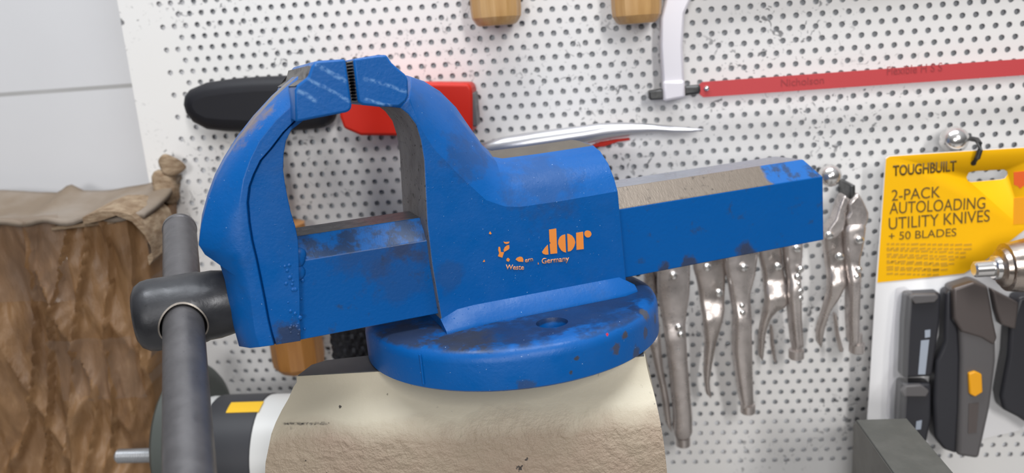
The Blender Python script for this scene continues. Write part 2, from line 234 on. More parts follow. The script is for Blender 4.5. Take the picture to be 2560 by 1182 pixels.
for c_, r_, k_ in (((-.09, -.022, .085), .03, .3), ((-.075, -.0265, .06), .02, .22), ((-.07, -.02, .084), .02, .5), ((.12, -.0265, .032), .008, .8), ((.165, -.0265, .032), .01, .8), ((.1, -.0265, .033), .005, .8)):
    b_.mix(b_.math('MULTIPLY', b_.ball(c_, r_), k_), (.045, .045, .055))
b_.bump(b_.noise(420, 4, .6), .2, .001)
M['slide_blue'] = b_.m
c_ = NB('worn_chamfer_of_slide', (.27, .225, .185), .42, .5)
c_.mix(c_.rng(c_.noise(120, 4, .6, c_.map((6, 1, 1))), .4, .7, 0, .6), (.2, .165, .135))
c_.mix(c_.rng(c_.noise(200, 4, .6), .6, .72, 0, .7), (.09, .075, .065))
xx = c_.math('MULTIPLY_ADD', c_.noise(60, 3), .02, c_.sep()[0])
pm = c_.math('MAXIMUM', c_.rng(xx, .196, .199), c_.rng(xx, .02, .01))
c_.mix(pm, (.006, .125, .44))
c_.mix(c_.math('MULTIPLY', pm, c_.rng(c_.math('ADD', c_.noise(80, 5, .7), c_.rng(c_.sep()[0], .03, .0, 0, .05)), .5, .62, 0, .72)), (.032, .038, .05))
c_.link(c_.math('MULTIPLY_ADD', pm, -.55, .55), 'Metallic')
c_.bump(c_.noise(300, 3, .6, c_.map((4, 1, 1))), .25, .0006)
M['slide_chamfer'] = c_.m
t_ = NB('bright_rubbed_top_of_slide', (.42, .44, .5), .3, .75)
t_.mix(t_.rng(t_.sep()[0], .0, -.02), (.062, .068, .08)); t_.link(t_.rng(t_.sep()[0], -.02, 0, 0, .75), 'Metallic')
t_.bump(t_.noise(260, 3, .6, t_.map((1, 5, 1))), .3, .0006); t_.setr(t_.noise(90, 3), .3, .7, .22, .5)
M['slide_top'] = t_.m
g_ = NB('oily_dust_on_top', (.115, .10, .085), .7, 0, .3)
g_.mix(g_.rng(g_.noise(60, 4), .4, .7, 0, .5), (.16, .14, .115)); g_.bump(g_.noise(300, 3), .2, .001)
M['dusty'] = g_.m
g_ = NB('dirty_bare_iron', (.27, .26, .265), .6, .2)
g_.mix(g_.rng(g_.noise(70, 5, .65), .42, .68, 0, .7), (.15, .14, .145)); g_.mix(g_.rng(g_.noise(350, 2), .64, .7), (.04, .04, .04)); g_.bump(g_.noise(260, 4), .3, .001)
M['iron'] = g_.m
g_ = NB('hardened_jaw_steel', (.05, .05, .055), .4, .6); g_.bump(g_.noise(300, 3), .3, .001); M['jaw_steel'] = g_.m
g_ = NB('jaw_edge_steel', (.16, .15, .14), .55, .5); g_.mix(g_.rng(g_.noise(90, 4, .6, g_.map((1, 1, 4))), .45, .65), (.08, .075, .075)); M['jaw_back'] = g_.m
def steel(name, c, rough, spots=.3, metal=.8):
    m = NB(name, c, rough, metal); m.mix(m.rng(m.noise(60, 5, .65), .4, .75, 0, .6), tuple(x * .6 for x in c))
    m.mix(m.rng(m.noise(260, 4, .7), .66, .7, 0, spots), (.02, .02, .022)); m.setr(m.noise(90, 3), .3, .7, rough - .1, rough + .12)
    m.bump(m.noise(300, 3), .15, .0008); return m.m
M['screw'] = steel('blackened_screw_steel', (.036, .037, .042), .4, .7, .3)
M['rod'] = steel('dull_grey_handle_steel', (.125, .12, .125), .4, .5, .5)
M['rim'] = steel('worn_bright_hole_rim', (.24, .215, .19), .45, .2, .5)
M['nickel'] = steel('nickel_plated_steel', (.66, .60, .575), .3, .05, .72)
M['nickel_dark'] = steel('nickel_lever_steel', (.60, .54, .51), .3, .05, .75)
M['chrome'] = NB('bright_rivet', (.85, .83, .81), .2, .9).m
M['dark_metal'] = steel('dark_spring_steel', (.1, .1, .1), .4, .1, .8)
M['chuck'] = steel('brushed_chuck_steel', (.58, .50, .44), .27, .05, 1.)
M['silver'] = NB('polished_blade_steel', (.66, .66, .69), .3, .8).m
M['saw_white'] = NB('pale_plated_saw_frame', (.80, .77, .82), .32, .2).m
g_ = NB('grey_block_steel', (.105, .108, .10), .6, .3); g_.mix(g_.rng(g_.noise(60, 5, .6), .4, .7, 0, .6), (.15, .15, .14)); g_.bump(g_.noise(200, 3), .2, .001); M['block'] = g_.m
g_ = NB('grey_block_side', (.22, .215, .2), .65, .2); g_.mix(g_.rng(g_.noise(50, 5, .6), .4, .7, 0, .6), (.16, .155, .145)); M['block_side'] = g_.m
# perforated sheet
p_ = NB('white_enamel_sheet_scuffed', (.80, .785, .77), .5, 0, .35)
p_.mix(p_.rng(p_.noise(5, 4), .35, .7, 0, .5), (.82, .815, .825))
sc_ = p_.math('MULTIPLY', p_.rng(p_.noise(130, 3, .6, None, 1.8), .615, .66), p_.rng(p_.noise(10, 3, .6), .49, .60))
p_.mix(p_.math('MULTIPLY', sc_, .85), (.09, .09, .10))
M['sheet'] = p_.m
M['flange'] = NB('white_enamel_frame', (.78, .79, .82), .5).m
M['backing'] = NB('grey_backing', (.55, .57, .60), .7).m
w_ = NB('grey_white_wall_tile', (.66, .66, .68), .35)
zc_ = w_.math('FRACT', w_.math('DIVIDE', w_.math('SUBTRACT', w_.sep()[2], T['tile_z']), .42))
w_.mix(w_.rng(w_.math('ABSOLUTE', w_.math('SUBTRACT', zc_, .5)), .4945, .497), (.39, .385, .38)); w_.mix(w_.rng(w_.noise(8, 4), .4, .7, 0, .35), (.60, .60, .62))
M['tile'] = w_.m
c_ = NB('brown_cardboard', (.24, .135, .062), .5, 0, .5)
c_.mix(c_.rng(c_.noise(14, 4, .6, c_.map((2, 1, .6))), .35, .7, 0, .7), (.165, .083, .034))
c_.mix(c_.rng(c_.noise(60, 4, .6, c_.map((3, 1, .5))), .58, .75, 0, .6), (.33, .20, .10))
c_.mix(c_.rng(c_.noise(9, 5, .65, c_.map((2.2, 1, .8))), .5, .72, 0, .85), (.085, .042, .02)); c_.bump(c_.noise(45, 4, .6, c_.map((2, 1, .6))), .6, .004); M['card_board'] = c_.m
c_ = NB('dusty_grey_cardboard', (.20, .155, .115), .85, 0, .2); c_.mix(c_.rng(c_.noise(18, 4), .4, .65, 0, .7), (.29, .25, .215)); c_.bump(c_.noise(90, 4), .3, .002); M['card_top'] = c_.m
c_ = NB('torn_cardboard_edge', (.20, .135, .085), .9, 0, .2); c_.mix(c_.rng(c_.noise(90, 4, .6, c_.map((1, 1, 3))), .4, .65), (.33, .25, .17)); c_.bump(c_.noise(150, 3), .6, .002); M['card_torn'] = c_.m
def clear(name, tint, fac, rough, body=(.75, .74, .74)):
    m = bpy.data.materials.new(name); m.use_nodes = True; n = m.node_tree.nodes; l = m.node_tree.links; n.clear()
    o = n.new('ShaderNodeOutputMaterial'); mx = n.new('ShaderNodeMixShader'); tr = n.new('ShaderNodeBsdfTransparent'); pb = n.new('ShaderNodeBsdfPrincipled')
    tr.inputs[0].default_value = (*tint, 1); pb.inputs['Base Color'].default_value = (*body, 1); pb.inputs['Roughness'].default_value = rough
    mx.inputs[0].default_value = fac; l.new(tr.outputs[0], mx.inputs[1]); l.new(pb.outputs[0], mx.inputs[2]); l.new(mx.outputs[0], o.inputs[0]); return m
M['tape'] = clear('clear_packing_tape', (.93, .90, .88), .13, .10, (.40, .33, .27))
M['blister'] = clear('clear_blister_plastic', (.95, .95, .96), .12, .1)
p_ = NB('cream_rough_paint', (.56, .505, .39), .5, 0, .4)
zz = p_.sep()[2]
shade_and_rough = p_.math('MULTIPLY', p_.rng(p_.math('MULTIPLY_ADD', p_.noise(30, 3), .02, zz), -.012, -.026), 1.)  # mask of the lower face: painted shade, also the rougher texture
p_.mix(p_.math('MULTIPLY', shade_and_rough, .9), (.34, .265, .195))  # shading of the upright lower face put into the colour
p_.mix(p_.math('MULTIPLY', shade_and_rough, p_.rng(p_.noise(26, 3), .45, .7, 0, .6)), (.39, .285, .22))
p_.mix(p_.math('MULTIPLY', p_.rng(p_.noise(210, 3), .68, .71), p_.rng(p_.noise(22, 2), .53, .6)), (.06, .05, .045))
p_.mix(p_.line((-.1365, -.0235), (-.108, -.0245), .0009), (.05, .045, .04))
for q_ in ((-.0735, -.058, -.0125), (-.102, -.062, -.018), (-.047, -.066, -.0235)): p_.mix(p_.ball(q_, .0013, .4, 700, .9), (.07, .06, .05))
p_.bump(p_.math('MULTIPLY', p_.noise(170, 4, .65), p_.math('MULTIPLY_ADD', shade_and_rough, .88, .12)), .8, .003)
M['cream'] = p_.m
g_ = NB('grey_machined_plate', (.115, .115, .12), .5, .3); g_.mix(g_.rng(g_.noise(50, 4), .4, .7, 0, .5), (.075, .075, .08)); M['plate'] = g_.m
M['mark'] = NB('dark_scuff_mark', (.05, .045, .04), .7).m
M['decal'] = NB('orange_lettering', (.85, .27, .045), .5).m
M['decal_pale'] = NB('salmon_lettering', (.78, .33, .15), .5).m
w_ = NB('varnished_wood', (.56, .33, .13), .4)
w_.mix(w_.rng(w_.noise(30, 4, .6, w_.map((6, 6, .6))), .35, .7, 0, .8), (.43, .23, .075)); w_.mix(w_.rng(w_.noise(14, 3, .6, w_.map((5, 5, .4))), .5, .7, 0, .6), (.66, .43, .22)); M['wood'] = w_.m
w_ = NB('orange_varnished_wood', (.42, .19, .05), .35); w_.mix(w_.rng(w_.noise(30, 4, .6, w_.map((6, 6, .6))), .35, .7, 0, .8), (.30, .12, .03)); M['wood_dark'] = w_.m
M['black'] = NB('black_rubber', (.011, .011, .015), .55, 0, .35).m
M['charcoal'] = NB('charcoal_plastic', (.028, .028, .034), .4).m
M['grey_plastic'] = NB('grey_plastic', (.115, .108, .11), .45).m
M['grey_metal'] = NB('grey_cast_knife_head', (.13, .11, .105), .4, .4).m
M['red'] = NB('red_plastic', (.56, .018, .007), .45, 0, .3).m
M['red_saw'] = NB('red_painted_saw_blade', (.54, .062, .068), .5, 0, .3).m
M['red_ink'] = NB('dark_red_print', (.36, .040, .046), .6).m
M['yellow'] = NB('yellow_card_print', (.95, .50, .002), .6, 0, .2).m
M['white_card'] = NB('white_card', (.80, .79, .80), .5).m
M['ink'] = NB('dark_print', (.13, .075, .012), .6).m
M['ink_soft'] = NB('faint_print', (.62, .33, .01), .6).m
M['shield'] = NB('orange_red_print', (.80, .12, .015), .5).m
M['orange_print'] = NB('orange_print', (.88, .36, .004), .5).m
M['slider'] = NB('orange_slider_button', (.90, .40, .01), .4).m
M['pale_print'] = NB('pale_print', (.36, .40, .47), .5).m
g_ = NB('white_grinder_paint', (.62, .62, .61), .4); g_.mix(g_.rng(g_.noise(35, 4, .6), .6, .68, 0, .7), (.15, .15, .15)); M['grinder'] = g_.m
M['band'] = NB('dark_motor_band', (.035, .036, .042), .5).m
M['label_y'] = NB('yellow_sticker', (.80, .48, .02), .5).m
M['wheel'] = NB('dark_green_grey_guard', (.06, .068, .062), .55).m
M['zinc'] = NB('zinc_thread', (.45, .46, .48), .35, .8).m
M['bench'] = NB('grey_bench_top', (.30, .29, .28), .6).m

# ------------------------------------------------------------------ mesh helpers
def link(o, parent=None, mw=None):
    COL.objects.link(o)
    if parent: o.parent = parent
    return o
def mesh(name, verts, faces, mat, parent=None, smooth=40, mats=None, fm=None):
    me = bpy.data.meshes.new(name); me.from_pydata([tuple(v) for v in verts], [], faces); me.validate()
    for m in ([mat] if mats is None else mats): me.materials.append(m)
    if fm:
        for p, k in zip(me.polygons, fm): p.material_index = k
    b = bmesh.new(); b.from_mesh(me); bmesh.ops.recalc_face_normals(b, faces=b.faces); b.to_mesh(me); b.free()
    if smooth:
        for p in me.polygons: p.use_smooth = True
        me.set_sharp_from_angle(angle=radians(smooth))
    return link(bpy.data.objects.new(name, me), parent)
def bevel(o, w, seg=2, ang=30):
    m = o.modifiers.new('bevel', 'BEVEL'); m.width = w; m.segments = seg; m.limit_method = 'ANGLE'; m.angle_limit = radians(ang); m.harden_normals = False
    return bake(o)
def bake(o):
    dg = bpy.context.evaluated_depsgraph_get(); me = bpy.data.meshes.new_from_object(o.evaluated_get(dg)); me.name = o.data.name
    o.modifiers.clear(); o.data = me; return o
def cut(o, c):
    m = o.modifiers.new('cut', 'BOOLEAN'); m.object = c; m.operation = 'DIFFERENCE'; m.solver = 'EXACT'; bpy.context.view_layer.update(); bake(o)
    bpy.data.objects.remove(c); return o
def prism(name, poly, y0, y1, mat, parent=None, bw=0, seg=2, smooth=40):     # (x, z) outline between two depths
    n = len(poly); V = [(x, y0, z) for x, z in poly] + [(x, y1, z) for x, z in poly]
    F = [list(range(n)), list(range(2 * n - 1, n - 1, -1))] + [[i, (i + 1) % n, n + (i + 1) % n, n + i] for i in range(n)]
    o = mesh(name, V, F, mat, parent, smooth)
    return bevel(o, bw, seg) if bw else o
def box(name, lo, hi, mat, parent=None, bw=0):
    return prism(name, [(lo[0], lo[2]), (hi[0], lo[2]), (hi[0], hi[2]), (lo[0], hi[2])], lo[1], hi[1], mat, parent, bw)
def rings(name, R_, mat, parent=None, smooth=40, caps=True, mats=None, fmf=None):     # loft through closed rings of equal count
    n = len(R_[0]); V = [p for r in R_ for p in r]; F = []; fm = []
    for k in range(len(R_) - 1):
        for i in range(n):
            F.append([k * n + i, k * n + (i + 1) % n, (k + 1) * n + (i + 1) % n, (k + 1) * n + i]); fm.append(fmf(k, i) if fmf else 0)
    if caps:
        F.append(list(range(n))[::-1]); fm.append(0); F.append([(len(R_) - 1) * n + i for i in range(n)]); fm.append(0)
    return mesh(name, V, F, mat, parent, smooth, mats, fm if fmf else None)
def frame(d):
    d = Vector(d).normalized(); a = Vector((0, 0, 1)) if abs(d.z) < .9 else Vector((1, 0, 0)); u = d.cross(a).normalized(); return d, u, d.cross(u)
def lathe(name, p, d, prof, mat, parent=None, n=40, smooth=35):            # prof: (distance along d, radius)
    d, u, w = frame(d); p = Vector(p); R_ = []
    for t, r in prof: R_.append([p + d * t + (u * cos(2 * pi * i / n) + w * sin(2 * pi * i / n)) * max(r, 1e-5) for i in range(n)])
    return rings(name, R_, mat, parent, smooth)
def tube(name, pts, r, mat, parent=None, n=12):
    pts = [Vector(p) for p in pts]; R_ = []
    for k, p in enumerate(pts):
        d, u, w = frame(pts[min(k + 1, len(pts) - 1)] - pts[max(k - 1, 0)]); rr = r[k] if isinstance(r, (list, tuple)) else r
        R_.append([p + (u * cos(2 * pi * i / n) + w * sin(2 * pi * i / n)) * rr for i in range(n)])
    return rings(name, R_, mat, parent, 50)
def ball(name, p, r, mat, parent=None, sy=1.):
    b = bmesh.new(); bmesh.ops.create_uvsphere(b, u_segments=20, v_segments=12, radius=r)
    for v in b.verts: v.co.y *= sy; v.co += Vector(p)
    me = bpy.data.meshes.new(name); b.to_mesh(me); b.free(); me.materials.append(mat)
    for q in me.polygons: q.use_smooth = True
    return link(bpy.data.objects.new(name, me), parent)
def join(name, objs, parent=None):
    b = bmesh.new(); mats = []
    for o in objs:
        off = len(mats); k = len(b.faces); mats += list(o.data.materials); b.from_mesh(o.data); b.faces.ensure_lookup_table()
        for f in b.faces[k:]: f.material_index += off
    me = bpy.data.meshes.new(name); b.to_mesh(me); b.free()
    um = []
    for m in mats:
        if m not in um: um.append(m)
    idx = [um.index(m) for m in mats]
    for m in um: me.materials.append(m)
    for p in me.polygons: p.material_index = idx[p.material_index]
    for o in objs: bpy.data.objects.remove(o)
    return link(bpy.data.objects.new(name, me), parent)
def lettering(name, txt, P, Q, y, mat, parent=None, h=None, th=.0003, bold=0.):     # P, Q: (x, z) ends of the base line; h: cap height
    cu = bpy.data.curves.new(name, 'FONT'); cu.body = txt; cu.extrude = 0; cu.offset = bold; o = link(bpy.data.objects.new(name, cu))
    bpy.context.view_layer.update(); me = bpy.data.meshes.new_from_object(o.evaluated_get(bpy.context.evaluated_depsgraph_get()))
    bpy.data.objects.remove(o)
    xs = [v.co.x for v in me.vertices]; x0, x1 = min(xs), max(xs); L = hypot(Q[0] - P[0], Q[1] - P[1]); ux, uz = (Q[0] - P[0]) / L, (Q[1] - P[1]) / L
    s = L / (x1 - x0); sz = h / .69 if h else s
    for v in me.vertices:
        a, b = (v.co.x - x0) * s, v.co.y * sz; v.co = (P[0] + a * ux - b * uz, y, P[1] + a * uz + b * ux)
    b = bmesh.new(); b.from_mesh(me); r = bmesh.ops.extrude_face_region(b, geom=b.faces[:])
    for v in r['geom']:
        if isinstance(v, bmesh.types.BMVert): v.co.y -= th
    bmesh.ops.recalc_face_normals(b, faces=b.faces); b.to_mesh(me); b.free()
    me.materials.clear(); me.materials.append(mat); me.name = name
    return link(bpy.data.objects.new(name, me), parent)
def thing(name, label, cat, group=None, loc=(0, 0, 0)):
    o = link(bpy.data.objects.new(name, None)); o.location = loc; o.empty_display_size = .02
    o['label'] = label; o['category'] = cat
    if group: o['group'] = group
    return o
def tag(o, label, cat, group=None):
    o['label'] = label; o['category'] = cat
    if group: o['group'] = group
    return o
def struct(o): o['kind'] = 'structure'; return o
# ------------------------------------------------------------------ setting: tiled wall, bench, perforated board
BY = T['board']['y']
struct(box('wall_back', (-1.1, BY + .022, .85), (1.1, BY + .06, 1.95), M['tile']))
struct(box('workbench_top', (-1.0, .05, .81), (1.0, BY + .02, .85), M['bench']))
HX, HZ, RS, PT, HR = T['board']['hx'], T['board']['hz'], T['board']['rs'], .01, .00235
XL, XR = -.3815, .56; j0, j1 = -9, 45
V = []; F = []
ztop = HZ - (j0 - .5) * RS; zbot = HZ - (j1 + .5) * RS
def sheet_quad(x0, z0, x1, z1):
    k = len(V); V.extend([(x0, BY, z0), (x1, BY, z0), (x1, BY, z1), (x0, BY, z1)]); F.append([k, k + 1, k + 2, k + 3])
for j in range(j0, j1 + 1):
    zc = HZ - j * RS; z0, z1 = zc - RS / 2, zc + RS / 2; odd = j % 2; i = -2.5 if odd else -1.0
    sheet_quad(XL, z0, HX + (i - .5) * PT, z1)
    while HX + (i + .5) * PT < XR - .012:
        xc = HX + i * PT; a, b = PT / 2, RS / 2
        per = [(-a, -b), (-a / 3, -b), (a / 3, -b), (a, -b), (a, -b / 3), (a, b / 3), (a, b), (a / 3, b), (-a / 3, b), (-a, b), (-a, b / 3), (-a, -b / 3)]
        k = len(V)
        for px, pz in per: V.append((xc + px, BY, zc + pz))
        for d in (0, .0014):
            for px, pz in per:
                l = hypot(px, pz); V.append((xc + px / l * HR, BY + d, zc + pz / l * HR))
        for q in range(12):
            r = (q + 1) % 12
            F.append([k + q, k + r, k + 12 + r, k + 12 + q]); F.append([k + 12 + q, k + 12 + r, k + 24 + r, k + 24 + q])
        i += 1
    sheet_quad(HX + (i - .5) * PT, z0, XR, z1)
sheet_quad(XL, ztop, XR, ztop + .02); sheet_quad(XL, zbot - .028, XR, zbot)
# rims of the folded sheet
for (x0, z0, x1, z1) in ((XL, zbot - .028, XL, ztop + .02), (XR, zbot - .028, XR, ztop + .02)):
    k = len(V); V += [(x0, BY, z0), (x0, BY + .02, z0), (x0, BY + .02, z1), (x0, BY, z1)]; F.append([k, k + 1, k + 2, k + 3])
for z in (zbot - .028, ztop + .02):
    k = len(V); V += [(XL, BY, z), (XR, BY, z), (XR, BY + .02, z), (XL, BY + .02, z)]; F.append([k, k + 1, k + 2, k + 3])
me = bpy.data.meshes.new('perforated_sheet'); me.from_pydata(V, [], F); me.materials.append(M['sheet'])
pb = thing('perforated_board', 'white perforated steel tool board with staggered round holes on the tiled wall', 'tool board', loc=(0, 0, 0))
link(bpy.data.objects.new('perforated_sheet', me), pb)
box('side_flange', (XL + .0005, BY + .0036, zbot - .027), (HX - .25 * PT, BY + .006, ztop + .019), M['flange'], pb)
box('bottom_flange', (HX - .25 * PT, BY + .0036, zbot - .027), (XR - .001, BY + .006, HZ - 40.95 * RS), M['flange'], pb)
box('backing', (HX - .24 * PT, BY + .0052, HZ - 40.9 * RS), (XR - .001, BY + .0195, ztop + .019), M['backing'], pb)

# ------------------------------------------------------------------ the bench vise (own frame: x along the slide, y away, z up)
VI = thing('bench_vise', 'large blue cast bench vise with closed jaws and worn orange lettering', 'vise')
VI.matrix_world = Matrix(VMAT)
# swivel base
NB_ = 128
prof = [(.000, .0935), (.0012, .095), (.0165, .095), (.0195, .0945), (.0222, .093), (.0238, .0905), (.0246, .087), (.0246, .02)]
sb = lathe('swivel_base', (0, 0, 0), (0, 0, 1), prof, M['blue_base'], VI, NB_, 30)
hx, hy = T['hole'][0], T['hole'][1]
for (ax_, ay_) in ((hx, hy), (hx, -hy)):
    cut(sb, lathe('c', (ax_, ay_, .004), (0, 0, 1), [(0, .0085), (.0185, .0088), (.03, .0125)], M['blue_base'], VI, 40))
for p in sb.data.polygons: p.use_smooth = True
sb.data.set_sharp_from_angle(angle=radians(35))
prism('mould_seam', [(-.0758, .003), (-.0748, .003), (-.0748, .0205), (-.0758, .0205)], -.0592, -.0575, M['blue_base'], sb)
# fixed body: rear jaw column, shoulder, foot
A, B, L, Rr = T['body_A'], T['body_B'], T['body_L'], T['body_R']; n = len(A); YF = .033; YBs = {-1: T['body_yb'], 1: .026}; CY_ = {-1: .006, 1: .018}
V = []; idx = {}
def add(k, p): idx[k] = len(V); V.append(p)
FR = ((.12, .30), (.32, .62), (.66, .90))        # rounded shoulder: share of the way back, share of the way up
for s in (-1, 1):
    for i in range(n):
        ya, yb = s * YF, YBs[s]
        add(('A', s, i), (A[i][0], ya, A[i][1])); add(('B', s, i), (B[i][0], yb, B[i][1]))
        for q, (fy, fz) in enumerate(FR): add(('M%d' % q, s, i), (A[i][0] + (B[i][0] - A[i][0]) * (fy + fz) / 2, ya + (yb - ya) * fy, A[i][1] + (B[i][1] - A[i][1]) * fz))
        add(('C', s, i), (B[i][0] - (.006 if i == n - 1 else 0), CY_[s], B[i][1] + .0035 * (1 if i > 5 else .2)))
    for i in range(len(L)): add(('L', s, i), (L[i][0], s * YF, L[i][1]))
    add(('P', s), (L[-1][0], s * YF, .0235)); add(('Q', s), (Rr[1][0], s * YF, .0235)); add(('R', s), (Rr[1][0], s * YF, Rr[1][1]))
F = []; fm = []
def fa(keys, m=0): F.append([idx[k] for k in keys]); fm.append(m)
for s in (-1, 1):
    fa([('L', s, i) for i in range(len(L))] + [('P', s), ('Q', s), ('R', s)] + [('A', s, i) for i in range(n - 1, -1, -1)])
    for i in range(n - 1):
        for a_, b__ in (('A', 'M0'), ('M0', 'M1'), ('M1', 'M2'), ('M2', 'B'), ('B', 'C')): fa([(a_, s, i), (a_, s, i + 1), (b__, s, i + 1), (b__, s, i)], 1 if a_ == 'B' and i > 5 else 0)
for i in range(n - 1): fa([('C', -1, i), ('C', -1, i + 1), ('C', 1, i + 1), ('C', 1, i)], 1 if i > 5 else 0)
for i in range(len(L) - 1): fa([('L', -1, i), ('L', -1, i + 1), ('L', 1, i + 1), ('L', 1, i)], 2)
fa([('L', -1, len(L) - 1), ('P', -1), ('P', 1), ('L', 1, len(L) - 1)]); fa([('P', -1), ('Q', -1), ('Q', 1), ('P', 1)])
fa([('Q', -1), ('R', -1), ('R', 1), ('Q', 1)])
e_ = n - 1
fa([('R', -1)] + [(k, -1, e_) for k in ('A', 'M0', 'M1', 'M2', 'B', 'C')] + [(k, 1, e_) for k in ('C', 'B', 'M2', 'M1', 'M0', 'A')] + [('R', 1)])
fa([('L', -1, 0)] + [(k, -1, 0) for k in ('A', 'M0', 'M1', 'M2', 'B', 'C')] + [(k, 1, 0) for k in ('C', 'B', 'M2', 'M1', 'M0', 'A')] + [('L', 1, 0)])
fb = mesh('fixed_body', V, F, M['blue_body'], VI, 33, [M['blue_body'], M['dusty'], M['iron']], fm)
bevel(fb, .0008, 2, 38)
for p in fb.data.polygons: p.use_smooth = True
fb.data.set_sharp_from_angle(angle=radians(22))
# foot flange along the body, both sides
for s in (-1, 1):
    x0, x1 = -.0552, .0745; R_ = []
    for t in range(13):
        f = t / 12; x = x0 + (x1 - x0) * f; k = (.55 + .45 * sin(pi * min(f * 4, .5))) * min(1, .35 + sin(pi * min((1 - f) * 7, .5)))
        zt, yo = .0245 + .0112 * k, .0338 + .0068 * k + .007 * max(0, 1 - f / .22) ** 1.6
        R_.append([(x, s * .0325, zt), (x, s * .0334, zt - .0006), (x, s * (yo - .0008), .0258 + .0008 * k), (x, s * yo, .0250), (x, s * yo, .0235), (x, s * .0325, .0235)])
    rings('foot_flange', R_, M['blue_body'], fb, 50)
# slide bar, an octagon through the body
S8 = [(-.0265, .0322), (-.0265, .0778), (-.0145, .0898), (.0145, .0898), (.0265, .0778), (.0265, .0322)]
R_ = [[(x, y, z) for y, z in S8] for x in (-.150, .2215)] + [[(.2285, y * .985, z * .97 + .0016) for y, z in S8]]
R_[2] = [(.2292, -.0265, .0322), (.2292, -.0265, .0776), (.2225, -.0150, .0892), (.2225, .0150, .0892), (.2292, .0265, .0776), (.2292, .0265, .0322)]
sl = rings('slide_bar', R_, M['slide_blue'], VI, 20, True, [M['slide_blue'], M['slide_chamfer'], M['slide_top']], lambda k, i: {0: 0, 1: 1, 2: 2, 3: 1}.get(i, 0))
bevel(sl, .0007, 2, 25)
# fixed jaw block and plate, movable jaw block and plate
def jaw(name, poly, mat): 
    o = prism(name, poly, -.06, .06, mat, VI, .0012, 2); return o
JF, JM = T['jaw_f'], T['jaw_m']
xg = [T['plate_gap_l'][0][0], T['plate_gap_l'][1][0], T['plate_gap_r'][0][0], T['plate_gap_r'][1][0]]
zt_, zb_ = JM[1][1] - .001, JF[-1][1]
def plate(name, xa, xb, side, parent):          # serrated steel plate lining a jaw
    R_ = []; N = 26
    poly = [(xa + side * .004, zt_), (xb + side * .004, zb_)]
    teeth = []
    for k in range(N + 1):
        f = k / N; z = zb_ + (zt_ - zb_) * f; x = xb + (xa - xb) * f - side * (.0009 if k % 2 else .0001); teeth.append((x, z))
    return prism(name, poly + teeth, -.0585, .0585, M['jaw_steel'], parent)
fj = jaw('fixed_jaw', JF, M['blue_jaw']); plate('jaw_plate', xg[2], xg[3], 1, fj)
arm_R = []
I_, K_, Kf, S_, O_ = (T['arm_' + k] for k in ('I', 'K', 'Kf', 'S', 'O'))
for i, k, f, s, o in zip(I_, K_, Kf, S_, O_):
    h = [(i[0], -.031, i[1]), (k[0], -.031, k[1]), (k[0] - .0004, -.0292, k[1]), (f[0] - .0011, -.0338, f[1]), (s[0], -.0338, s[1]), (s[0] * .55 + o[0] * .45, -.0295, s[1] * .55 + o[1] * .45), (o[0], -.018, o[1])]
    arm_R.append(h + [(p[0], -p[1], p[2]) for p in h[::-1]])
am = rings('movable_arm', arm_R, M['blue_arm'], VI, 34)
bevel(am, .0009, 2, 38)
mj = prism('movable_jaw', JM, -.06, .06, M['blue_jaw'], am, .0012, 2); plate('jaw_plate', xg[0], xg[1], -1, mj)
jb = [JM[10], (JM[10][0] - .0012, JM[10][1] + .0005), (JM[9][0] - .0016, JM[9][1] - .001), (JM[8][0] - .0012, JM[8][1] - .0005), JM[8], JM[9]]
prism('worn_back_edge', jb, -.0575, .0595, M['jaw_back'], mj)
# lumps of weld and casting where the arm meets the slide
beads = []
for k in range(30):
    z = .036 + .047 * random.random(); bx3 = -.1335 + .0016 * (z - .05) / .03 + random.uniform(-.0075, .0026); beads.append(ball('p', (bx3, -.0309 if bx3 < -.1345 else -.0266, z), random.uniform(.0006, .0013), M['blue_arm'], None, .5))
for (u, v_, r, sq) in ((-.1320, .0790, .0050, .50), (-.1300, .0815, .0040, .45), (-.1325, .0715, .0045, .4)): beads.append(ball('p', (u, -.0268, v_), r, M['blue_arm'], None, sq))
join('weld_beads', beads, am)
# lead screw with cross hole, sliding handle
LZ, LR, HXc = .0548, .0205, -.1962
ls = lathe('lead_screw_head', (-.2222, 0, LZ), (1, 0, 0), [(0, .004), (.0004, .0135), (.0025, .0175), (.006, .0198), (.010, LR), (.036, LR), (.038, .0198), (.044, .0198), (.055, .018), (.060, .018)], M['screw'], VI, 64)
hd = Vector((0, -.955, -.2965)).normalized(); hc = Vector((HXc, 0, LZ + .0012))
cut(ls, lathe('c', hc - hd * .05, hd, [(0, .0124), (.1, .0124)], M['rim'], VI, 40))
for p in ls.data.polygons: p.use_smooth = True
ls.data.set_sharp_from_angle(angle=radians(40))
hb = lathe('handle_bar', hc - hd * .108, hd, [(0, .006), (.0012, .0092), (.004, .0108), (.0075, .0111), (.008, .0107), (.29, .0111), (.305, .0092), (.3062, .006)], M['rod'], VI, 40)
# bright worn lip round the cross hole, lying on the cylinder
lip = []
N = 56
d0, u0, w0 = frame(hd)
for r0 in (.01225, .0131):
    ring = []
    for i in range(N):
        off = (u0 * cos(2 * pi * i / N) + w0 * sin(2 * pi * i / N)) * r0; p = hc + off
        # slide the point along the handle to the screw's surface
        yy, zz_ = p.y, p.z - LZ; a_ = hd.y ** 2 + hd.z ** 2; b1 = 2 * (yy * hd.y + zz_ * hd.z); c1 = yy * yy + zz_ * zz_ - (LR + .0001) ** 2
        disc = max(b1 * b1 - 4 * a_ * c1, 0); ring.append(p + hd * ((-b1 + math.sqrt(disc)) / 2 / a_))
    lip.append(ring)
rings('hole_rim', lip, M['rim'], ls, 40, False)
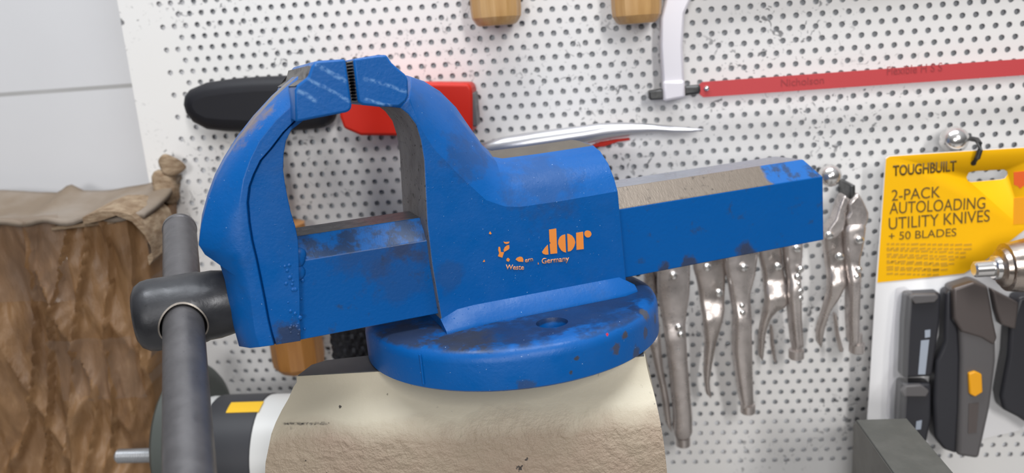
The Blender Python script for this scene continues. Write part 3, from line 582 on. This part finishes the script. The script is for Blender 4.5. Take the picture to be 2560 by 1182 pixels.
# lettering on the body
pcs = [prism('p', [tuple(q) for q in T[k]], -.0334, -.0329, M['decal']) for k in ('tx_d', 'tx_d2', 'tx_o1', 'tx_o2', 'tx_r', 'tx_dot', 'tx_f1', 'tx_f2', 'tx_f3', 'tx_f4', 'tx_f5', 'tx_f6', 'tx_f7', 'tx_f8')]
for k, t in (('west', 'Weste'), ('ern', 'ern'), ('germany', 'Germany')):
    a = T['tl_' + k]; pcs.append(lettering('p', t, a[:2], a[2:], -.0331, M['decal_pale'], bold=.012))
lg = join('orange_lettering', pcs, fb); lg['label'] = 'worn orange lettering on the blue body'

# ------------------------------------------------------------------ cream pedestal under the vise
PE = thing('vise_pedestal', 'cream painted cast pedestal carrying the blue vise', 'pedestal')
PE.matrix_world = Matrix(PMAT)
lev = [(-.130, .0825, -.052, -.0006), (-.1305, .0828, -.0523, -.0045), (-.1325, .083, -.0535, -.0068), (-.1352, .0840, -.0565, -.0125), (-.1385, .0853, -.0625, -.018), (-.1405, .0862, -.0685, -.0225), (-.1425, .0870, -.0730, -.028), (-.1440, .0878, -.0758, -.0345), (-.1468, .0886, -.0778, -.044), (-.149, .0892, -.0785, -.056), (-.151, .09, -.079, -.085), (-.153, .091, -.079, -.256)]
R_ = []
for xl, xr, yf, z in lev:
    fr = [(xl + (xr - xl) * t / 12, yf, z) for t in range(13)]
    R_.append(fr + [(xr, .07, z), (xl + .045, .07, z), (xl + .045, -.022, z), (xl + .012, -.027, z), (xl + .004, -.034, z)])
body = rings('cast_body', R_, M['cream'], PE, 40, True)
tp = prism('machined_top', [(0, 0), (1, 0), (1, 1)], 0, 1, M['plate'], PE); bpy.data.objects.remove(tp)
top = [(-.1293, -.0515), (.0818, -.0515), (.0818, .0695), (-.0855, .0695), (-.0855, -.0225), (-.1185, -.0275), (-.1262, -.0345)]
mesh('machined_top', [(x, y, -.0001) for x, y in top] + [(x, y, -.0015) for x, y in top], [list(range(7)), list(range(13, 6, -1))] + [[i, (i + 1) % 7, 7 + (i + 1) % 7, 7 + i] for i in range(7)], M['plate'], PE, 0)

# ------------------------------------------------------------------ things hanging on the board
def yo(off): return BY - off
def grip(name, poly, d0, d1, mat, parent, bw=.006): return prism(name, poly, yo(d1), yo(d0), mat, parent, bw, 4, 50)
t = thing('black_grip_tool', 'black rubber tool grip hung across the board, beside the red handle', 'tool')
grip('rubber_grip', T['mallet_black'], .004, .036, M['black'], t, .011)
t = thing('red_tool_handle', 'bright red plastic tool handle hung behind the closed vise jaws', 'tool')
grip('red_handle', T['mallet_red'], .004, .034, M['red'], t, .007)
mrx = T['mallet_red'][3][0]
box('end_cap', (mrx - .0005, yo(.031), T['mallet_red'][3][1] + .003), (mrx + .0035, yo(.008), T['mallet_red'][2][1] - .003), M['grey_plastic'], t, .001)
t = thing('pointed_steel_tool', 'long pointed silver steel blade hung behind the top of the vise', 'blade')
bs = T['blade_silver']; x0, x1 = min(p[0] for p in bs) + .0004, max(p[0] for p in bs) - .0003; R_ = []
for k in range(41):
    x = x0 + (x1 - x0) * k / 40; zz_ = sorted(a[1] + (b[1] - a[1]) * (x - a[0]) / (b[0] - a[0]) for a, b in zip(bs, bs[1:] + bs[:1]) if (a[0] - x) * (b[0] - x) < 0)
    lo_, hi_ = zz_[0], zz_[-1]; c_, h_ = (lo_ + hi_) / 2, (hi_ - lo_) / 2; th_ = min(.008, h_ * .9)
    R_.append([(x, yo(.010) - th_ * sin(pi * q / 10), c_ + h_ * cos(pi * q / 10)) for q in range(11)] + [(x, yo(.010) + th_ * .5 * sin(pi * q / 10), c_ - h_ * cos(pi * q / 10)) for q in range(1, 10)])
rings('blade', R_, M['silver'], t, 60)
prism('red_edge', T['blade_red'], yo(.012), yo(.003), M['red'], t, .001)
def wood(name, key, label, mat, grp=None, up=.16):
    P = T[key]; t = thing(name, label, 'tool handle', grp); xs = [p[0] for p in P]; zs = [p[1] for p in P]; x0, x1, zb = min(xs[2:6]), max(xs[2:6]), min(zs); xc, r = (min(xs) + max(xs)) / 2, (max(xs) - min(xs)) / 2
    lathe('wooden_grip', (xc, yo(r + .004), zb), (0, 0, 1), [(0, r * .72), (.0015, r * .82), (.006, r * .97), (.012, r), (.06, r * 1.01), (up, r * .9)], mat, t, 12, 25)
    lathe('steel_shank', (xc, yo(r + .004), zb + up - .002), (0, 0, 1), [(0, .006), (.09, .005)], M['silver'], t, 16)
    return t
wood('wooden_handle', 'wood_a', 'pale wooden tool handle at the top, nearer the vise jaws', M['wood'])
wood('wooden_handle', 'wood_b', 'pale wooden tool handle at the top, beside the hacksaw frame', M['wood'])
wood('wooden_handle', 'wood_c', 'orange wooden handle end hanging under the vise slide', M['wood_dark'], None, .13)
# hacksaw
t = thing('hacksaw', 'hacksaw with red blade and pale metal frame hung on the board', 'hacksaw')
sl_ = T['saw_leg']; lg_ = prism('frame_leg', sl_, yo(.018), yo(.006), M['saw_white'], t, .002, 3)
topz = max(p[1] for p in sl_); xl_ = min(p[0] for p in sl_ if p[1] > topz - .002)
prism('frame_spine', [(xl_, topz - .002), (.5, topz + .014), (.5, topz + .032), (xl_ + .03, topz + .03), (xl_ + .012, topz + .022)], yo(.018), yo(.006), M['saw_white'], t, .002)
prism('blade_clip', T['saw_clip'], yo(.0205), yo(.004), M['saw_white'], lg_, .002, 3)
prism('wing_nut', T['saw_end'], yo(.018), yo(.003), M['dark_metal'], t, .0012)
prism('tension_rod', T['saw_rod'], yo(.0155), yo(.0095), M['dark_metal'], t, .002)
bl = prism('saw_blade', T['saw_blade'], yo(.0145), yo(.0125), M['red_saw'], t)
px_, pz_ = T['saw_pin'][0]; lathe('blade_pin', (px_, yo(.012), pz_), (0, -1, 0), [(0, .0022), (.004, .002), (.0046, .001)], M['chrome'], bl, 16)
txt = []
for k, s_, h in (('saw_t1', 'Nicholson', .0055), ('saw_t2', 'Flexible H S S', .0062), ('saw_t3', '300 mm', .003), ('saw_t4', '24 teeth', .003)):
    a = T[k]
    if k in ('saw_t1', 'saw_t2'): txt.append(lettering('p', s_, a[:2], a[2:], yo(.0146), M['red_ink'], None, h, .0002))
for q in txt: q.name = 'blade_print'; q.parent = bl
# locking pliers
def strip(name, poly, off, depth, mat, parent, kink):      # a bent bar: left and right edge of the outline at every height, rounded front
    zs = [p[1] for p in poly]; z0, z1 = min(zs), max(zs); R_ = []; N = 34
    for k in range(N + 1):
        f = k / N; z = z1 - .0004 - (z1 - z0 - .0008) * f; xs = []
        for (ax, az), (bx2, bz) in zip(poly, poly[1:] + poly[:1]):
            if (az - z) * (bz - z) < 0: xs.append(ax + (bx2 - ax) * (z - az) / (bz - az))
        a, b = min(xs), max(xs); w = b - a; r = min(.003, w * .35)
        o = off - kink * .6 + kink * (lambda q: q * q * (3 - 2 * q))(min(1, max(0, (f - .30) / .16))) - kink * .8 * max(0, (f - .55) / .45)
        if f == 0 or f == 1: a += r * .6; b -= r * .6; o -= .001
        R_.append([(x, yo(y_), z) for x, y_ in ((a, o - depth), (a, o - r), (a + r * .3, o - r * .3), (a + r, o), (b - r, o), (b - r * .3, o - r * .3), (b, o - r), (b, o - depth))])
    return rings(name, R_, mat, parent, 50)
def pliers(label, fixed, lever, rv, scr, crimp, trig=None, jaws=None, dx=0, dz=0):
    t = thing('locking_pliers', label, 'pliers', 'locking pliers in a row on the board')
    fx = strip('fixed_handle', fixed, .038, .016, M['nickel'], t, .004)
    lv = strip('lever_handle', lever, .031, .010, M['nickel_dark'], t, .006)
    for (x, z) in rv:
        lathe('rivet', (x, yo(.036), z), (0, -1, 0), [(0, .0033), (.0025, .0033), (.0036, .0024), (.0041, .0004)], M['chrome'], t, 18)
    if crimp:
        x, z = crimp
        for k in range(5): ball('crimp_bump', (x + random.uniform(-.0025, .0025), yo(.0375), z + .012 - k * .006), random.uniform(.002, .0034), M['chrome'], fx, .7)
    x, z = scr
    lathe('adjusting_screw', (x, yo(.030), z + .012), (0, 0, -1), [(0, .004), (.008, .004), (.0085, .0062), (.0155, .0062), (.0165, .005)], M['nickel'], t, 14)
    if trig: prism('release_trigger', trig, yo(.028), yo(.021), M['nickel_dark'], t, .0012)
    jl, jr = jaws
    prism('lower_jaw', [(p[0] + dx, p[1] + dz) for p in jl], yo(.035), yo(.02), M['nickel'], t, .0022, 3, 60)
    prism('upper_jaw', [(p[0] + dx, p[1] + dz) for p in jr], yo(.034), yo(.021), M['nickel'], t, .0022, 3, 60)
rv, sc2, cr2 = T['rivets'], T['screws'], T['crimp']; J = (T['pd_jawl'], T['pd_jawr'])
def topof(P): z = max(p[1] for p in P); return [sum(p[0] for p in P if p[1] > z - .006) / max(1, len([1 for p in P if p[1] > z - .006])), z]
td = topof(T['pd_fixed'])
for nm, ri, si, ci, lab, tr in (('pa', [0], 0, 0, 'longest nickel locking pliers, partly hidden by the round vise base', None),
                                ('pb', [1, 2, 3], 1, 1, 'large nickel locking pliers with wide lever, second from the vise base', None),
                                ('pc', [4, 5], 2, 2, 'smaller nickel locking pliers hanging under the end of the vise slide', 'pc_trig'),
                                ('pd', [6, 7, 8], 3, 3, 'nickel locking pliers with open jaws beside the yellow package', 'pd_trig')):
    tt = topof(T[nm + '_fixed'])
    pliers(lab, T[nm + '_fixed'], T[nm + '_lever'], [rv[i] for i in ri], sc2[si], cr2[ci], T.get(tr) if tr else None, J, (tt[0] - td[0]) if nm != 'pd' else 0, (tt[1] - td[1]) if nm != 'pd' else 0)
# ball-ended hooks
def hook(label, x, z, r, drop, off):
    t = thing('peg_hook', label, 'hook', 'ball ended hooks')
    tube('hook_wire', [(x, BY + .003, z), (x, yo(off * .5), z), (x, yo(off - .004), z)], .0022, M['dark_metal'], t)
    ball('ball_end', (x, yo(off), z), r, M['chrome'], t)
    return t
bx_ = T['balls']
hook('silver ball ended hook carrying the locking pliers near the yellow package', bx_[0][0], bx_[0][1], .0088, 0, .03)
hook('silver ball ended hook just above the yellow package', bx_[1][0], bx_[1][1], .0105, 0, .02)
t = thing('peg_clip', 'small dark metal clip between the open plier jaws', 'clip'); prism('clip', T['hook_block'], yo(.032), yo(.0), M['dark_metal'], t, .001)
# carded utility knives
CARD = .03
t = thing('utility_knife_package', 'yellow and white carded package of two grey utility knives', 'package')
cdp = prism('backing_card', T['card'], yo(CARD), yo(CARD - .0012), M['white_card'], t)
ye = prism('yellow_header', T['card_yellow'], yo(CARD + .0004), yo(CARD - .0002), M['yellow'], t)
for tgt, ss in ((cdp, 0), (ye, 0)):
    cut(tgt, prism('c', T['card_slot'], yo(CARD + .01), yo(CARD - .01), M['yellow']))
txt = []
for k, s_, bo in (('c_t0', 'TOUGHBUILT', .026), ('c_t1', '2-PACK', 0), ('c_t2', 'AUTOLOADING', 0), ('c_t3', 'UTILITY KNIVES', 0), ('c_t4', '+ 50 BLADES', 0)):
    a = T[k]; txt.append(lettering('p', s_, a[:2], a[2:4], yo(CARD + .0005), M['ink'], None, a[4] * .98, .0002, bo))
join('header_lettering', txt, ye)
ln = T['c_lines']; q = []
for k in range(0, 10, 2):
    a, b = ln[k], ln[k + 1]; x = a[0]
    while x < b[0]:
        w = random.uniform(.002, .006); f = (x - a[0]) / (b[0] - a[0]); z = a[1] + (b[1] - a[1]) * f
        for dz in (0, -.0035): q.append(prism('p', [(x, z + dz), (x + w, z + dz + .0002), (x + w, z + dz + .0018), (x, z + dz + .0016)], yo(CARD + .0006), yo(CARD + .0003), M['ink_soft']))
        x += w + .0012
join('small_print', q, ye)
prism('orange_shield', T['c_shield'], yo(CARD + .0007), yo(CARD + .0003), M['shield'], ye); prism('orange_panel', T['c_box'], yo(CARD + .0007), yo(CARD + .0003), M['orange_print'], ye)
for k, c, tx in (('1', 'k_cap1', ('k_txt1', 'k_txt1b')), ('2', 'k_cap2', ('k_txt2',))):
    d = prism('blade_dispenser', T['k_cart' + k], yo(CARD + .014), yo(CARD + .0005), M['charcoal'], t, .0025, 3)
    prism('dispenser_cap', T[c], yo(CARD + .0165), yo(CARD + .012), M['grey_plastic'], d, .0012)
    for x in tx: prism('printed_mark', T[x], yo(CARD + .0144), yo(CARD + .0135), M['pale_print'], d)
kn = prism('knife_body', T['k_body'], yo(CARD + .018), yo(CARD + .0005), M['grey_plastic'], t, .003, 3)
prism('knife_grip', T['k_grip'], yo(CARD + .014), yo(CARD + .0005), M['charcoal'], kn, .003, 3)
prism('knife_head', T['k_top'], yo(CARD + .0195), yo(CARD + .012), M['grey_metal'], kn, .002, 3)
prism('slider_button', T['k_slider'], yo(CARD + .0205), yo(CARD + .016), M['slider'], kn, .001)
prism('knife_label', T['k_label'], yo(CARD + .0184), yo(CARD + .017), M['grey_metal'], kn)
k2 = prism('knife_body', T['k2_body'], yo(CARD + .016), yo(CARD + .0005), M['charcoal'], t, .003, 3); prism('knife_head', T['k2_tip'], yo(CARD + .017), yo(CARD + .008), M['grey_metal'], k2, .002, 3)
bp = T['blister_l']; cx_ = sum(p[0] for p in bp) / len(bp); cz_ = sum(p[1] for p in bp) / len(bp)
prism('blister', bp, yo(CARD + .017), yo(CARD + .0006), M['blister'], t, .003, 3)
hk = T['hook_card']
h2 = thing('card_hook', 'dark bent wire hook through the slot of the yellow package', 'hook')
tube('hook_wire', [(hk[0][0] + .001, BY + .002, hk[0][1] - .004), (hk[0][0] + .001, yo(.026), hk[0][1] - .003), (hk[0][0], yo(.0325), hk[0][1] - .005), (hk[0][0] - .0005, yo(.035), (hk[0][1] + hk[1][1]) / 2), (hk[1][0], yo(.0345), hk[1][1] + .004), (hk[1][0] - .001, yo(.031), hk[1][1] - .0005), (hk[1][0] - .001, yo(.022), hk[1][1] - .002)], .0020, M['dark_metal'], h2)

# ------------------------------------------------------------------ chuck on its stand at the right edge
t = thing('drill_chuck', 'brushed steel chuck with short round tip in front of the yellow package', 'chuck')
CK = Vector((.2765, .60, 1.1135)); cdv = Vector((1, .0, .03))
lathe('chuck_sleeve', CK + cdv * .017, cdv, [(0, .0105), (.0015, .0135), (.0045, .0145), (.005, .0175), (.012, .0185), (.034, .0225), (.036, .0215), (.038, .0235), (.08, .0235), (.082, .02), (.16, .02)], M['chuck'], t, 48)
lathe('collet_ring', CK + cdv * .013, cdv, [(0, .0075), (.001, .0088), (.006, .0092)], M['chrome'], t, 32)
lathe('steel_tip', CK, cdv, [(0, .0045), (.0012, .0058), (.02, .0062)], M['chrome'], t, 28)
lathe('stand_post', (CK.x + .14, CK.y, .8495), (0, 0, 1), [(0, .04), (.01, .04), (.012, .012), (.255, .012)], M['dark_metal'], t, 24)
# steel block on the bench
BX0, BX1, BZ = .1832, .2193, 1.0170
t = thing('steel_block', 'dark grey steel block standing at the lower right before the board', 'block')
pf = ((.40, .85, 0), (.40, BZ - .0012, 0), (.5605, BZ - .0012, 0), (.667, .9585, .0335), (.667, .85, .0335), (.5605, .85, 0))  # hidden rear wedge added so its shadow fills the gap on the board
bevel(rings('block_body', [[(x + d, y, z) for y, z, d in pf] for x in (BX0, BX1)], M['block_side'], t, 20), .0010)
box('top_face', (BX0 + .0004, .4004, BZ - .002), (BX1 - .0004, .5601, BZ), M['block'], t, .0006)
# grinder behind the handle
GZ, GY = .985, .595
t = thing('bench_grinder', 'white bench grinder with dark band behind the vise handle', 'grinder')
lathe('motor_housing', (-.339, GY, GZ), (1, 0, 0), [(0, .028), (.003, .039), (.012, .0455), (.02, .047), (.114, .047), (.126, .042), (.128, .03)], M['grinder'], t, 48)
bd = lathe('motor_band', (-.311, GY, GZ), (1, 0, 0), [(0, .0472), (.0006, .0479), (.042, .0479), (.0426, .0472)], M['band'], t, 48)
R_ = []
for x in (-.294, -.267):
    R_.append([(x, GY - .0483 * sin(radians(a)), GZ + .0483 * cos(radians(a))) for a in (7, 11, 15, 19, 22)] + [(x, GY - .0476 * sin(radians(a)), GZ + .0476 * cos(radians(a))) for a in (22, 19, 15, 11, 7)])
rings('sticker', R_, M['label_y'], bd, 40)
lathe('wheel_guard', (-.3465, GY + .004, GZ + .012), (1, 0, 0), [(0, .048), (.003, .057), (.007, .0615), (.015, .0615), (.020, .057), (.023, .048)], M['wheel'], t, 40)
lathe('spindle', (-.404, GY, GZ), (1, 0, 0), [(0, .0045)] + [(.001 + .0011 * k, .0060 if k % 2 else .0052) for k in range(40)] + [(.047, .006)], M['zinc'], t, 24)
box('foot', (-.315, GY - .035, .85), (-.225, GY + .035, .945), M['grinder'], t, .006)
# black knurled grip behind the base
t = thing('knurled_grip', 'black diamond patterned grip showing behind the left edge of the vise base', 'tool handle')
kx, kz = -.1935, 1.0575; R_ = []
for k in range(31):
    z = kz + .0016 * k; R_.append([])
    for i in range(48):
        a = 2 * pi * i / 48; d = .0012 * abs(sin(a * 8 + k * .42)) * abs(sin(a * 8 - k * .42)) ; rr = (.0175 + 2 * d) * (1 if k > 1 else .9 + .05 * k)
        R_[-1].append((kx + rr * cos(a), .612 + rr * sin(a), z))
rings('knurled_sleeve', R_, M['black'], t, 25); lathe('shaft', (kx, .612, kz + .047), (0, 0, 1), [(0, .012), (.03, .012), (.032, .008), (.06, .008)], M['dark_metal'], t, 24)
tube('hanger', [(kx, .612, kz + .10), (kx, BY + .002, kz + .10)], .002, M['dark_metal'], t)

# ------------------------------------------------------------------ cardboard box at the left
t = thing('cardboard_box', 'crumpled brown cardboard box with clear tape at the left wall', 'box')
FY, BKY, XLb = .612, .677, -.60
def bxr(z): return -.3535 + (-.0185 / .113) * (1.18 - z) - .0  # right edge leans left towards the foot
nx_, nz_ = 130, 130; V = []; F = []
def wr(x, z):
    a = noise.noise(Vector((x * 24, z * 7, 1.3))) * .009 + noise.noise(Vector((x * 60, z * 22, 4.1))) * .004
    a += .005 * (.5 - abs(noise.noise(Vector((x * 75 + z * 14, z * 9, 5.5))))) - .008 * max(0, .16 - abs(noise.noise(Vector((x * 42 - z * 12, z * 8, 3.7))))) / .16
    a += .012 * (abs(noise.noise(Vector((x * 30 + z * 9, z * 5, 8.8)))) ** .6) - .006 + .003 * abs(noise.noise(Vector((x * 70 - z * 30, z * 40, 2.2)))); return a
for j in range(nz_ + 1):
    z = .85 + (1.184 - .85) * j / nz_; xr = bxr(z)
    for i in range(nx_ + 1):
        f = i / nx_; x = XLb + (xr - XLb) * f; V.append((x + noise.noise(Vector((3, z * 20, 2))) * .002 * f, FY + wr(x, z) + .010 * max(0, f - .93) / .07 * (f > .93), z))
for j in range(nz_):
    for i in range(nx_): k = j * (nx_ + 1) + i; F.append([k, k + 1, k + nx_ + 2, k + nx_ + 1])
k0 = len(V)
for j in range(nz_ + 1):
    x, y, z = V[j * (nx_ + 1) + nx_]; V.append((x - .004, BKY, z))
for j in range(nz_): F.append([j * (nx_ + 1) + nx_, k0 + j, k0 + j + 1, (j + 1) * (nx_ + 1) + nx_])
V += [(XLb, BKY, .85), (XLb, BKY, 1.184)]; q0 = len(V) - 2
F.append([k0, q0, q0 + 1, k0 + nz_]); F.append([0, q0, q0 + 1, nz_ * (nx_ + 1)][::-1])
mesh('box_shell', V, F, M['card_board'], t, 60)
# sagging top: two flaps meeting, with a rolled torn right corner
V = []; F = []; n1, n2 = 50, 14
def ztop(x, f):
    sag = .0; r = (x - XLb) / (bxr(1.19) - XLb)
    back = 1.2035 - .006 * sin(pi * min(1, max(0, (r - .35) / .6))) + (.004 * max(0, (r - .9) / .1)) + .008 * max(0, 1 - abs(r - .60) / .05)
    front = 1.1875 + .0015 * sin(r * 40)
    z = front + (back - front) * f - .004 * sin(pi * f); return z + noise.noise(Vector((x * 40, f * 4, 0))) * .0018
for j in range(n2 + 1):
    f = j / n2
    for i in range(n1 + 1):
        x = XLb + (bxr(1.19) + .003 - XLb) * i / n1; V.append((x, FY - .006 + (BKY - FY + .004) * f, ztop(x, f)))
for j in range(n2):
    for i in range(n1): k = j * (n1 + 1) + i; F.append([k, k + 1, k + n1 + 2, k + n1 + 1])
tf = mesh('top_flap', V, F, M['card_top'], t, 60)
m = tf.modifiers.new('s', 'SOLIDIFY'); m.thickness = .004; bake(tf)
xr = bxr(1.18)
V = []
cz = [(-.042, 1.186), (-.028, 1.189), (-.014, 1.1905), (-.002, 1.186), (.006, 1.176), (.0095, 1.165), (.010, 1.155), (.0055, 1.151)]
R_ = []
for k, (dx, z) in enumerate(cz):
    w = .0028 + .0012 * sin(k * 2.1); R_.append([(xr + dx, FY - .013, z - w), (xr + dx, FY - .013, z + w), (xr + dx - .002, FY + .035, z + w + .004), (xr + dx - .002, FY + .035, z - w + .004)])
tc_ = rings('torn_corner', R_, M['card_torn'], t, 60); bevel(tc_, .0015, 2)
lump = ball('crumpled_flap', (xr + .001, BKY - .012, 1.2165), .0105, M['card_torn'], t, .8)
for v in lump.data.vertices: v.co += Vector((noise.noise(v.co * 90), noise.noise(v.co * 80 + Vector((5, 0, 0))), noise.noise(v.co * 85 + Vector((0, 7, 0))))) * .004
l2 = ball('corner_crease', (xr - .003, BKY - .012, 1.1995), .0125, M['card_torn'], t, .8)
for v in l2.data.vertices: v.co.z = 1.1995 + (v.co.z - 1.1995) * 1.15; v.co += Vector((noise.noise(v.co * 80), noise.noise(v.co * 70 + Vector((5, 0, 0))), noise.noise(v.co * 75 + Vector((0, 7, 0))))) * .005
prism('flap_gap', [(-.43, 1.1775), (-.376, 1.1805), (-.374, 1.1825), (-.376, 1.184), (-.43, 1.1808)], FY - .0035, FY + .004, M['card_torn'], t, .0008)
# tape bands
def band(name, x0, x1, z0, z1, y_off):
    V = []; F = []; a, b = 26, 10
    for j in range(b + 1):
        z = z0 + (z1 - z0) * j / b
        for i in range(a + 1):
            x = x0 + (x1 - x0) * i / a; V.append((x, FY + wr(x, min(z, 1.184)) * .75 - y_off - (.0035 if j > b - 2 else 0), z))
    for j in range(b):
        for i in range(a): k = j * (a + 1) + i; F.append([k, k + 1, k + a + 2, k + a + 1])
    return mesh(name, V, F, M['tape'], t, 60)
band('packing_tape', -.56, -.4235, 1.118, 1.1905, .0012); band('packing_tape', -.452, -.378, 1.03, 1.085, .0012)

# ------------------------------------------------------------------ every Empty stands at the foot of its thing
bpy.context.view_layer.update()
for r in [o for o in COL.objects if o.type == 'EMPTY' and o.parent is None and o.location.length < 1e-6]:
    P = [c.matrix_world @ Vector(b) for c in r.children for b in c.bound_box]
    lo = [min(p[k] for p in P) for k in range(3)]; hi = [max(p[k] for p in P) for k in range(3)]
    foot = Vector(((lo[0] + hi[0]) / 2, (lo[1] + hi[1]) / 2, lo[2])); r.location = foot
    for c in r.children: c.location = c.location - foot
bpy.context.view_layer.update()
